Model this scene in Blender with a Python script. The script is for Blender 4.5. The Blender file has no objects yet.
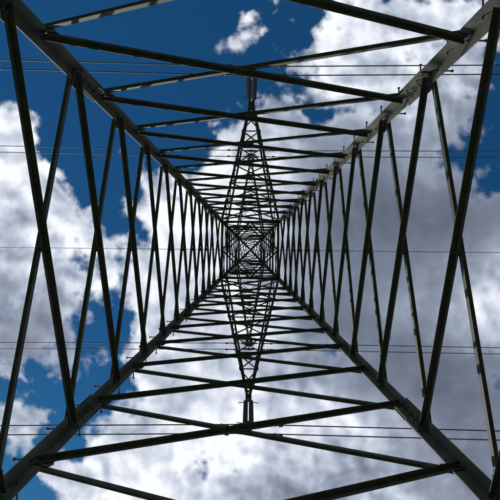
import bpy, math, random
import numpy as np
from mathutils import Vector
random.seed(3)
scene=bpy.context.scene
H0=1.2   # camera height above ground

# ------------------------------------------------------------ materials
def new_mat(name):
    m=bpy.data.materials.new(name); m.use_nodes=True
    nt=m.node_tree; nt.nodes.clear()
    return m,nt
def steel_mat(name,c1,c2,rough=0.6,metal=0.3,scale=3.0):
    m,nt=new_mat(name); N=nt.nodes; L=nt.links
    out=N.new('ShaderNodeOutputMaterial'); b=N.new('ShaderNodeBsdfPrincipled')
    tc=N.new('ShaderNodeTexCoord'); n=N.new('ShaderNodeTexNoise'); n.inputs['Scale'].default_value=scale
    n.inputs['Detail'].default_value=5; n.inputs['Roughness'].default_value=0.7
    r=N.new('ShaderNodeValToRGB'); r.color_ramp.elements[0].position=0.38; r.color_ramp.elements[1].position=0.64
    r.color_ramp.elements[0].color=(*c1,1); r.color_ramp.elements[1].color=(*c2,1)
    L.new(tc.outputs['Object'],n.inputs['Vector']); L.new(n.outputs['Fac'],r.inputs['Fac'])
    L.new(r.outputs['Color'],b.inputs['Base Color'])
    n2=N.new('ShaderNodeTexNoise'); n2.inputs['Scale'].default_value=40; n2.inputs['Detail'].default_value=2
    L.new(tc.outputs['Object'],n2.inputs['Vector'])
    bp=N.new('ShaderNodeBump'); bp.inputs['Strength'].default_value=0.25; bp.inputs['Distance'].default_value=0.004
    L.new(n2.outputs['Fac'],bp.inputs['Height']); L.new(bp.outputs['Normal'],b.inputs['Normal'])
    b.inputs['Roughness'].default_value=rough; b.inputs['Metallic'].default_value=metal
    L.new(b.outputs[0],out.inputs[0]); return m
M_leg=steel_mat('weathered_painted_steel',(0.035,0.038,0.030),(0.085,0.083,0.062),.8,.0)
M_dia=steel_mat('bracing_steel',(0.020,0.022,0.021),(0.052,0.051,0.043),.8,.0,scale=5)
M_bolt=steel_mat('galvanised_bolt',(0.05,0.05,0.05),(0.10,0.095,0.085),0.6,0.3,20)
M_ins=steel_mat('brown_porcelain',(0.03,0.015,0.011),(0.05,0.025,0.018),0.35,0.0,6)
M_wire=steel_mat('aluminium_conductor',(0.05,0.05,0.052),(0.08,0.08,0.082),0.6,0.3,8)
M_conc=steel_mat('concrete',(0.25,0.24,0.22),(0.38,0.37,0.34),0.9,0.0,4)

# ------------------------------------------------------------ mesh accumulator
class Acc:
    def __init__(s): s.v=[]; s.f=[]
    def add(s,vs,fs):
        o=len(s.v); s.v+= [tuple(x) for x in vs]; s.f+=[tuple(i+o for i in f) for f in fs]
    def angle(s,p,q,n1,n2,size,t):
        p=Vector(p);q=Vector(q);a=(q-p).normalized()
        n1=Vector(n1); n1=(n1-a*n1.dot(a)).normalized()
        n2=Vector(n2); n2=(n2-a*n2.dot(a)); n2=(n2-n1*n2.dot(n1)).normalized()
        pr=[(0,0),(size,0),(size,t),(t,t),(t,size),(0,size)]
        vs=[e+n1*x+n2*y for e in (p,q) for x,y in pr]
        fs=[(i,(i+1)%6,(i+1)%6+6,i+6) for i in range(6)]+[(5,4,3,0),(3,2,1,0),(6,9,10,11),(6,7,8,9)]
        s.add(vs,fs)
    def box(s,c,ax,ay,az):
        c=Vector(c);ax=Vector(ax);ay=Vector(ay);az=Vector(az)
        vs=[c+ax*i+ay*j+az*k for i in(-1,1) for j in(-1,1) for k in(-1,1)]
        s.add(vs,[(0,1,3,2),(4,6,7,5),(0,4,5,1),(2,3,7,6),(0,2,6,4),(1,5,7,3)])
    def tube(s,pts,rads,n=8,cap=True):
        pts=[Vector(p) for p in pts]; 
        if not hasattr(rads,'__len__'): rads=[rads]*len(pts)
        vs=[];fs=[]
        for i,p in enumerate(pts):
            a=(pts[min(i+1,len(pts)-1)]-pts[max(i-1,0)]).normalized()
            ref=Vector((0,0,1)) if abs(a.z)<0.9 else Vector((1,0,0))
            u=a.cross(ref).normalized(); w=a.cross(u)
            for k in range(n):
                an=2*math.pi*k/n; vs.append(p+(u*math.cos(an)+w*math.sin(an))*rads[i])
        for i in range(len(pts)-1):
            for k in range(n):
                fs.append((i*n+k,i*n+(k+1)%n,(i+1)*n+(k+1)%n,(i+1)*n+k))
        if cap: fs+= [tuple(range(n))[::-1],tuple(range((len(pts)-1)*n,len(pts)*n))]
        s.add(vs,fs)
    def mesh(s,name,mat,smooth=False):
        m=bpy.data.meshes.new(name); m.from_pydata(s.v,[],s.f); m.materials.append(mat)
        m.update()
        import bmesh
        bm=bmesh.new(); bm.from_mesh(m); bmesh.ops.recalc_face_normals(bm,faces=bm.faces); bm.to_mesh(m); bm.free()
        if smooth:
            for p in m.polygons: p.use_smooth=True
        return m

# ------------------------------------------------------------ tower geometry (zc = height above camera)
ZA=21.5; ZB=28.6; ZT=31.0; ZP=35.0
def w(z):
    if z<=ZA: return 3.0-0.08*z
    if z<=ZT: return 1.28+(0.72-1.28)*(z-ZA)/(ZT-ZA)
    return 0.72+(0.10-0.72)*(z-ZT)/(ZP-ZT)
def rz(r): return 3.0/(r/500+0.08)
def P(sx,sy,z,off=0.0): return Vector((sx*(w(z)+off),sy*(w(z)+off),z+H0))
legs=Acc(); dia=Acc(); bolts=Acc(); plates=Acc(); arms=Acc(); steps=Acc()
corners=[(-1,-1),(1,-1),(1,1),(-1,1)]
TL=0.018
segs=[(-1.2,7.2,0.17),(7.2,14.8,0.15),(14.8,ZA,0.13),(ZA,ZT,0.10),(ZT,ZP,0.07)]
for sx,sy in corners:
    for a,b,s in segs:
        legs.angle(P(sx,sy,a),P(sx,sy,b),(-sx,0,0),(0,-sy,0),s,TL)
    for zj,s in ((7.2,0.17),(14.8,0.15)):
        d=(P(sx,sy,zj+.4)-P(sx,sy,zj-.4)).normalized()
        c=P(sx,sy,zj)
        for n,t in ((Vector((-sx,0,0)),Vector((0,-sy,0))),(Vector((0,-sy,0)),Vector((-sx,0,0)))):
            plates.box(c+n*(s*.55)+t*(TL+.009),n*s*.4,t*.007,d*.42)
            plates.box(c+n*(s*.5)-t*(.010),n*s*.48,t*.007,d*.42)
            for k in range(-4,5):
                if k==0: continue
                q=c+n*s*(.42 if k%2 else .72)+d*k*.09
                bolts.tube([q+t*(TL+.016),q+t*(TL+.036)],.014,6)
                bolts.tube([q-t*.017,q-t*.035],.014,6)

LR=[-0.35,1.5,3.35]+[rz(r) for r in (250,178,134,106,87,73,62,53.5,46.5,41,36)]+[ZA]
TB=[-0.35,0.6,2.1]+[rz(r) for r in (352,216,154,119,96,80,67.5,58,50,44,38.5)]+[ZA]
UP=[ZA,22.9,24.3,25.7,27.1,ZB,29.8,ZT]
PK=[ZT,32.2,33.2,34.0]
def face(axis,sg,zs,size,t=0.009,gus=True):
    n=Vector((sg,0,0)) if axis=='x' else Vector((0,sg,0))
    def pt(s2,z,ins):
        W=w(z); e=W-ins
        return Vector((sg*W,s2*e,z+H0)) if axis=='x' else Vector((s2*e,sg*W,z+H0))
    for i in range(len(zs)-1):
        z0,z1=zs[i],zs[i+1]
        ins=0.05
        a=pt(-1,z0,ins); b=pt(1,z1,ins); c=pt(1,z0,ins); d=pt(-1,z1,ins)
        up=Vector((0,0,-1))
        sz=size*(1 if z0<9 else .88)
        dia.angle(a-n*(TL+.003),b-n*(TL+.003),-n,up,sz,t)      # inner
        dia.angle(c+n*.003,d+n*.003,n,up,sz,t)                 # outer
        if z0<18:
            for (p,q) in ((a,b),(c,d)):
                dr=(q-p).normalized(); L=(q-p).length
                for s in (.03,.10,L-.03,L-.10):
                    x=p+dr*s-Vector((0,0,.04))
                    bolts.tube([x-n*(TL+.035),x+n*.03],.014,6)
            W0,W1=w(z0),w(z1); tt=W0/(W0+W1); x=a+(b-a)*tt-Vector((0,0,.03))
            bolts.tube([x-n*.06,x+n*.04],.015,6)
            plates.box(x-n*.008,n*.007,Vector((0,0,.05)),n.cross(Vector((0,0,1)))*.05)
        if gus and z0<ZA-1:
            for s2 in(-1,1):
                g=pt(s2,z0,.16); tan=n.cross(Vector((0,0,1)))
                plates.box(g-n*(TL*.5-.001),n*(TL*.5-.004),tan*.09,Vector((0,0,.09)))
for sg in(-1,1):
    face('x',sg,LR,0.080); face('y',sg,TB,0.074)
    for ax in 'xy':
        face(ax,sg,UP,0.048,0.007,False); face(ax,sg,PK,0.04,0.006,False)
def ring(z,s,plan=True):
    c=[P(x,y,z,-.03) for x,y in corners]
    for i in range(4):
        a,b=c[i],c[(i+1)%4]; nn=-(a+b)/2; nn.z=0
        arms.angle(a,b,nn,(0,0,-1),s,.008)
    if plan:
        m=[(c[i]+c[(i+1)%4])/2 for i in range(4)]
        for i in range(4): arms.angle(m[i]-Vector((0,0,.03)),m[(i+1)%4]-Vector((0,0,.03)),(0,0,-1),-m[i]+Vector((0,0,m[i].z)),s*.7,.007)
        arms.angle(c[0]-Vector((0,0,.06)),c[2]-Vector((0,0,.06)),(0,0,-1),(1,-1,0),s*.7,.007)
        arms.angle(c[1]-Vector((0,0,.15)),c[3]-Vector((0,0,.15)),(0,0,-1),(1,1,0),s*.7,.007)
ring(ZA,.09); ring(ZA+2.2,.08); ring(ZB,.07); ring(ZB+1.6,.06,False); ring(ZT,.06); ring(25.0,.06,False)
def arm(sg,z,h,L,s,n):
    tip=Vector((0,sg*L,z+H0)); tw=.09
    T={-1:tip+Vector((-tw,0,0)),1:tip+Vector((tw,0,0))}
    B={x:Vector((x*w(z),sg*w(z),z+H0)) for x in(-1,1)}
    U={x:Vector((x*w(z+h),sg*w(z+h),z+h+H0)) for x in(-1,1)}
    TU={x:T[x]+Vector((0,0,.16)) for x in(-1,1)}
    for x in(-1,1):
        arms.angle(B[x],T[x],(-x,0,0),(0,0,1),s,.010)
        arms.angle(U[x],TU[x],(-x,0,0),(0,0,-1),s*.85,.009)
    ts=[1-(1-k/n)**1.12 if k<n else .97 for k in range(n+1)]
    for k in range(n):
        t0,t1=ts[k],ts[k+1]
        pl=lambda A,C,x,t:A[x].lerp(C[x],t)
        arms.angle(pl(B,T,-1,t0)-Vector((0,0,.004)),pl(B,T,1,t1)-Vector((0,0,.004)),(0,0,-1),(0,sg,0),s*.5,.006)
        arms.angle(pl(B,T,1,t0)+Vector((0,0,.012)),pl(B,T,-1,t1)+Vector((0,0,.012)),(0,0,1),(0,sg,0),s*.5,.006)
        x=1 if k%2 else -1
        if k: arms.angle(pl(B,T,-1,t0)+Vector((0,0,.03)),pl(B,T,1,t0)+Vector((0,0,.03)),(0,0,1),(0,sg,0),s*.45,.006)
        for x in(-1,1):
            if k: arms.angle(pl(B,T,x,t0)+Vector((x*.004,0,0)),pl(U,TU,x,t0)+Vector((x*.004,0,0)),(x,0,0),(0,sg,0),s*.45,.006)
            arms.angle(pl(U,TU,x,t0)+Vector((-x*.014,0,0)),pl(B,T,x,t1)+Vector((-x*.014,0,0)),(-x,0,0),(0,sg,0),s*.45,.006)
    plates.box(tip+Vector((0,0,.06)),(.13,0,0),(0,.16,0),(0,0,.012))
    plates.box(tip+Vector((0,sg*.02,-.06)),(.012,0,0),(0,.10,0),(0,0,.10))
LA,LB=6.35,5.0
for sg in(-1,1):
    arm(sg,ZA,2.2,LA,.10,7); arm(sg,ZB,1.6,LB,.08,5)
for sx,sy in ((1,-1),(-1,1)):
    z=1.8; k=0
    while z<ZT:
        c=P(sx,sy,z)
        d=Vector((-sx,0,0)) if k%2 else Vector((0,-sy,0)); o=Vector((0,sy,0)) if k%2 else Vector((sx,0,0))
        q=c+d*.08
        steps.tube([q-o*.06,q+o*.17],.011,8); steps.tube([q+o*.165,q+o*.185],.02,8)
        z+=.40; k+=1
ins=Acc(); hard=Acc()
def insulator(y,zt,zb):
    top=Vector((0,y,zt))
    hard.tube([top,top-Vector((0,0,.28))],.028,8)
    hard.box(top-Vector((0,0,.34)),(.16,0,0),(0,.014,0),(0,0,.06))
    for sx in(-.11,.11):
        pts=[];rad=[]
        ln=(zt-.4)-(zb+.45); n=int(ln/.14)
        for i in range(n):
            z0=zt-.4-ln*i/n; h=ln/n
            pts+=[(sx,y,z0),(sx,y,z0-h*.35),(sx,y,z0-h*.5),(sx,y,z0-h*.62)]
            rad+=[.03,.035,.095,.035]
        pts.append((sx,y,zb+.45)); rad.append(.03)
        ins.tube(pts,rad,14)
        for zz in (zt-.5,zb+.55):
            pp=[(sx+math.copysign(.05+.26*t,sx),y,zz+(.10*t if zz<zt-1 else -.10*t)) for t in(0,.5,1)]
            hard.tube(pp,.016,6)
    hard.box((0,y,zb+.36),(.26,0,0),(0,.03,0),(0,0,.08))
    hard.tube([(0,y,zb+.32),(0,y,zb+.12)],.03,8)
    hard.box((0,y,zb+.09),(.03,0,0),(0,.24,0),(0,0,.06))
    for s in(-.16,.16):
        hard.tube([(-.42,y+s,zb-.01),(-.3,y+s,zb-.01),(-.12,y+s,zb-.0),(.12,y+s,zb-.0),(.3,y+s,zb-.01),(.42,y+s,zb-.01)],[.024,.034,.06,.06,.034,.024],8)
        for x in(-.95,.95):
            hard.tube([(x-.2,y+s,zb-.12),(x+.2,y+s,zb-.12)],.012,6)
            hard.box((x,y+s,zb-.06),(.02,0,0),(0,.025,0),(0,0,.07))
            for e in(-.2,.2): hard.tube([(x+e-.07,y+s,zb-.12),(x+e+.07,y+s,zb-.12)],.042,8)
ZC1=17.75+H0; ZC2=26.0+H0
for sg in(-1,1):
    insulator(sg*LA,ZA+H0-.14,ZC1); insulator(sg*LB,ZB+H0-.14,ZC2)
hard.tube([(0,0,ZP+H0-.1),(0,0,ZP+H0+.35)],.04,8)
foot=Acc()
for sx,sy in corners:
    c=P(sx,sy,-1.2); c.z=0
    foot.tube([c+Vector((0,0,-.4)),c+Vector((0,0,.22)),c+Vector((0,0,.30))],[.48,.44,.36],20)

meshes=[('legs',legs.mesh('legs',M_leg)),('bracing',dia.mesh('bracing',M_dia)),('crossarms',arms.mesh('crossarms',M_dia)),
('gusset_plates',plates.mesh('gusset_plates',M_leg)),('bolts',bolts.mesh('bolts',M_bolt)),('step_bolts',steps.mesh('step_bolts',M_bolt)),
('insulators',ins.mesh('insulators',M_ins,True)),('line_hardware',hard.mesh('line_hardware',M_wire)),('footings',foot.mesh('footings',M_conc))]
SPAN=300
for X in (0,-SPAN,SPAN):
    e=bpy.data.objects.new('transmission_tower',None); scene.collection.objects.link(e); e.location=(X,0,0)
    for n,m in meshes:
        o=bpy.data.objects.new(n,m); scene.collection.objects.link(o); o.parent=e
def wire(y,z,r,sag):
    a=Acc(); pts=[]
    for s in(-1,0):
        for i in range(60):
            t=i/60
            pts.append((s*SPAN+t*SPAN,y,z-4*sag*t*(1-t)))
    pts.append((SPAN,y,z))
    a.tube(pts,r,8)
    o=bpy.data.objects.new('power_line',a.mesh('power_line',M_wire,True)); scene.collection.objects.link(o)
for sg in(-1,1):
    for s in(-.16,.16):
        wire(sg*LA+s,ZC1,.021,3.5); wire(sg*LB+s,ZC2,.019,3.5)
wire(0,ZP+H0+.35,.019,2.5)

# ------------------------------------------------------------ ground
g=Acc(); n=60; S=20000
xs=[math.copysign(abs(t)**3,t)*S for t in np.linspace(-1,1,n)]
vs=[(x,y,0) for y in xs for x in xs]; fs=[(j*n+i,j*n+i+1,(j+1)*n+i+1,(j+1)*n+i) for j in range(n-1) for i in range(n-1)]
g.add(vs,fs)
m,nt=new_mat('grass'); N=nt.nodes;L=nt.links
out=N.new('ShaderNodeOutputMaterial'); b=N.new('ShaderNodeBsdfPrincipled'); b.inputs['Roughness'].default_value=.95
tc=N.new('ShaderNodeTexCoord'); n1=N.new('ShaderNodeTexNoise'); n1.inputs['Scale'].default_value=.6; n1.inputs['Detail'].default_value=6
r=N.new('ShaderNodeValToRGB'); r.color_ramp.elements[0].color=(.035,.06,.015,1); r.color_ramp.elements[1].color=(.09,.11,.035,1)
r.color_ramp.elements[0].position=.35; r.color_ramp.elements[1].position=.65
L.new(tc.outputs['Object'],n1.inputs['Vector']);L.new(n1.outputs['Fac'],r.inputs['Fac']);L.new(r.outputs['Color'],b.inputs['Base Color']);L.new(b.outputs[0],out.inputs[0])
o=bpy.data.objects.new('ground',g.mesh('ground',m)); scene.collection.objects.link(o)

# ------------------------------------------------------------ light direction
el=math.radians(54); az=math.radians(-40)   # towards -X,+Y
dv=Vector((math.sin(az)*math.cos(el),math.cos(az)*math.cos(el),math.sin(el)))

# ------------------------------------------------------------ cloud layer (1200 m up)
cover="""
00000000042234554786
00000000062479998632
20000000001569999842
10000000135537999982
73000000358748999862
96101102468888999741
99300233588999988731
99611577889999999865
99732789999999999999
99843799999999999999
99853699999999999999
99862589999999999999
99862489999999999999
98841699999999999998
56621589999999999986
22313699999999999965
84136899999999999976
57247999999999999988
34578999999999999999
57899998999999999999
""".split()
bright="""
66555555588888877889
66555555588898987665
66555555555698888766
76655555666778887775
87665556677766667664
99665556888855555543
99866666888755444444
99877789998754444444
89877899987654434444
88878999987643334445
78878988986643334446
67778988876643334457
66678888887643344458
55667888887654333446
44556788888765433345
66667888998876444333
87667889999988654433
76678899999988765444
65678889988887765554
66778888777677766655
""".split()
C=np.array([[int(c) for c in r] for r in cover])/9.0
B=np.array([[int(c) for c in r] for r in bright])/9.0
def samp(A,gx,gy):
    def wts(t): return [(1-t)**3/6,(3*t**3-6*t*t+4)/6,(-3*t**3+3*t*t+3*t+1)/6,t**3/6]
    gx=np.clip(gx,0,19);gy=np.clip(gy,0,19)
    ix=np.floor(gx).astype(int);iy=np.floor(gy).astype(int);wx=wts(gx-ix);wy=wts(gy-iy);v=0
    for j in range(4):
        for i in range(4):
            v=v+wx[i]*wy[j]*A[np.clip(iy-1+j,0,19),np.clip(ix-1+i,0,19)]
    return v
rng=np.random.RandomState(11)
perm=rng.permutation(256); perm=np.concatenate([perm,perm,perm]); ang=rng.rand(256)*2*np.pi
GX,GY=np.cos(ang),np.sin(ang)
def perlin(x,y):
    xi=np.floor(x).astype(int);yi=np.floor(y).astype(int);xf=x-xi;yf=y-yi
    u=xf**3*(xf*(xf*6-15)+10);v=yf**3*(yf*(yf*6-15)+10)
    def gr(a,b,dx,dy):
        h=perm[perm[a&255]+(b&255)]&255
        return GX[h]*dx+GY[h]*dy
    n00=gr(xi,yi,xf,yf);n10=gr(xi+1,yi,xf-1,yf);n01=gr(xi,yi+1,xf,yf-1);n11=gr(xi+1,yi+1,xf-1,yf-1)
    return ((n00*(1-u)+n10*u)*(1-v)+(n01*(1-u)+n11*u)*v)*1.5
HC=1200.0
K=64
inner=list(np.linspace(-670,670,620)); outer=[670*(37**(k/K)) for k in range(1,K+1)]
ax=np.array([-v for v in outer[::-1]]+inner+outer); n=len(ax)
X,Y=np.meshgrid(ax,ax); X=X.ravel();Y=Y.ravel()
D=np.maximum(abs(X),abs(Y)); spc=np.where(D<670,2.2,D*.058)/HC
U,V=X/HC,Y/HC
def octw(f): return np.clip(1.0/(f*spc)/3.0-.5,0,1)     # fade octaves the mesh cannot carry
def fbm(u,v,f,o,g=.5):
    s=0;a=1
    for i in range(o):
        s=s+a*perlin(u*f+i*17.3,v*f-i*9.1)*octw(f); f*=2.03;a*=g
    return s
def billow(u,v,f,o,g=.5):
    s=0;a=1
    for i in range(o):
        s=s+a*(np.sqrt(perlin(u*f+i*7.7,v*f+i*3.1)**2+.01)*2-.5)*octw(f); f*=2.1;a*=g
    return s
wu=U+.006*fbm(U+5,V,9,3); wv=V+.006*fbm(U,V+8,9,3)
gx,gy=(wu*500+250)/25-.5,(wv*500+250)/25-.5
k=np.clip((D-620)/200,0,1)
cov=samp(C,gx,gy)*(1-k)+.50*k; base_lum=samp(B,gx,gy)*(1-k)+.75*k  # second field: hand-set cloud brightness, thick parts greyer, put into the colour
Pf=.36*fbm(wu,wv,8,7,.54)-.20*billow(wu,wv,13,5,.5)
gapx,gapy=dv.x/dv.z*HC,dv.y/dv.z*HC      # unseen gap added to the cloud to let the sun reach the tower
dens=cov+Pf-1.3*np.exp(-((X-gapx)**2+(Y-gapy)**2)/110.**2)
# cloud-base relief shading put into the colour: towards / away from the sun
def relief(u,v): return .40*fbm(u,v,8,5,.42)-.26*billow(u,v,12,3,.42)
e=.020; sl_=relief(wu,wv)-relief(wu+e*dv.x/.6,wv+e*dv.y/.6)
soft=np.clip((base_lum-.35)/.4,.22,1)
edge=np.interp(dens,[.45,.62,.95],[.14,.08,-.03])  # silver lining: brighter cloud edges painted into the colour
lum=base_lum-.03+.62*sl_*soft+.20*fbm(U+3,V+1,5,4,.42)+.05*fbm(U+9,V+4,40,4,.5)*soft+edge
vs=np.stack([X,Y,HC+H0-(X*X+Y*Y)/(2*260000.)],1)
idx=np.arange(n*n).reshape(n,n)
q=np.stack([idx[:-1,:-1],idx[:-1,1:],idx[1:,1:],idx[1:,:-1]],-1).reshape(-1,4)
me=bpy.data.meshes.new('clouds')
me.vertices.add(n*n); me.vertices.foreach_set('co',vs.ravel().astype(np.float32))
me.loops.add(q.size); me.loops.foreach_set('vertex_index',q.ravel().astype(np.int32))
me.polygons.add(len(q)); me.polygons.foreach_set('loop_start',(np.arange(len(q))*4).astype(np.int32))
me.update(calc_edges=True)
a=me.attributes.new('vapour_amount','FLOAT','POINT'); a.data.foreach_set('value',dens.astype(np.float32))
a=me.attributes.new('painted_lum','FLOAT','POINT'); a.data.foreach_set('value',lum.astype(np.float32))  # painted light and shade of the clouds, drives the translucent colour
m,nt=new_mat('cloud_vapour'); N=nt.nodes;L=nt.links
def math_(op,a,b=None,clamp=False):
    q=N.new('ShaderNodeMath'); q.operation=op; q.use_clamp=clamp
    for i,x in enumerate((a,b)):
        if x is None: continue
        if isinstance(x,(int,float)): q.inputs[i].default_value=x
        else: L.new(x,q.inputs[i])
    return q.outputs[0]
tc=N.new('ShaderNodeTexCoord')
nz=N.new('ShaderNodeTexNoise'); nz.noise_dimensions='2D'; nz.inputs['Scale'].default_value=.055; nz.inputs['Detail'].default_value=3
L.new(tc.outputs['Object'],nz.inputs['Vector'])
at=N.new('ShaderNodeAttribute'); at.attribute_name='vapour_amount'; at2=N.new('ShaderNodeAttribute'); at2.attribute_name='painted_lum'
d=math_('ADD',at.outputs['Fac'],math_('MULTIPLY',math_('SUBTRACT',nz.outputs['Fac'],.5),.14))
mr=N.new('ShaderNodeMapRange'); mr.interpolation_type='SMOOTHSTEP'; mr.inputs['From Min'].default_value=.34; mr.inputs['From Max'].default_value=.68
L.new(d,mr.inputs['Value'])
t=math_('ADD',at2.outputs['Fac'],math_('MULTIPLY',math_('SUBTRACT',nz.outputs['Fac'],.5),.03),clamp=True)
cr=N.new('ShaderNodeValToRGB'); E=cr.color_ramp.elements
E[0].position=.10; E[0].color=(.08,.095,.125,1); E[1].position=1.0; E[1].color=(.84,.84,.84,1)
for p,c in ((.40,(.165,.185,.23)),(.6,(.28,.31,.37)),(.8,(.51,.54,.59))):
    e=E.new(p); e.color=(*c,1)
L.new(t,cr.inputs['Fac'])
tl=N.new('ShaderNodeBsdfTranslucent'); L.new(cr.outputs['Color'],tl.inputs['Color'])
tr=N.new('ShaderNodeBsdfTransparent'); mx=N.new('ShaderNodeMixShader'); out=N.new('ShaderNodeOutputMaterial')
L.new(mr.outputs['Result'],mx.inputs[0]);L.new(tr.outputs[0],mx.inputs[1]);L.new(tl.outputs[0],mx.inputs[2]);L.new(mx.outputs[0],out.inputs[0])
me.materials.append(m)
mi=np.zeros(len(me.polygons),dtype=np.int32); me.polygons.foreach_set('material_index',mi)
o=bpy.data.objects.new('clouds',me); scene.collection.objects.link(o)

# ------------------------------------------------------------ light
wd=bpy.data.worlds.new('World'); scene.world=wd; wd.use_nodes=True
nt=wd.node_tree; bg=nt.nodes['Background']; sk=nt.nodes.new('ShaderNodeTexSky'); sk.sky_type='NISHITA'
sk.sun_disc=False; sk.sun_elevation=el; sk.sun_rotation=az; sk.air_density=1.0; sk.dust_density=.1; sk.ozone_density=3.0
mu=nt.nodes.new('ShaderNodeMix'); mu.data_type='RGBA'; mu.blend_type='MULTIPLY'; mu.inputs[0].default_value=1
mu.inputs[7].default_value=(.19,.74,1.04,1)      # clear, polarised deep blue
nt.links.new(sk.outputs[0],mu.inputs[6]); nt.links.new(mu.outputs[2],bg.inputs[0]); bg.inputs[1].default_value=.062
sl=bpy.data.lights.new('sun','SUN'); sl.energy=4.4; sl.angle=math.radians(.5); sl.color=(1,.96,.9)
so=bpy.data.objects.new('sun',sl); scene.collection.objects.link(so)
so.rotation_euler=dv.to_track_quat('Z','Y').to_euler(); so.location=dv*60
scene.view_settings.view_transform='Standard'; scene.view_settings.look='None'; scene.view_settings.exposure=0

cam=bpy.data.cameras.new('camera'); cam.lens=36; cam.sensor_width=36; cam.clip_start=.05; cam.clip_end=60000
co=bpy.data.objects.new('camera',cam); scene.collection.objects.link(co)
co.location=(0.0,0.0,H0); co.rotation_euler=(math.pi,0,math.radians(-.6))
scene.camera=co
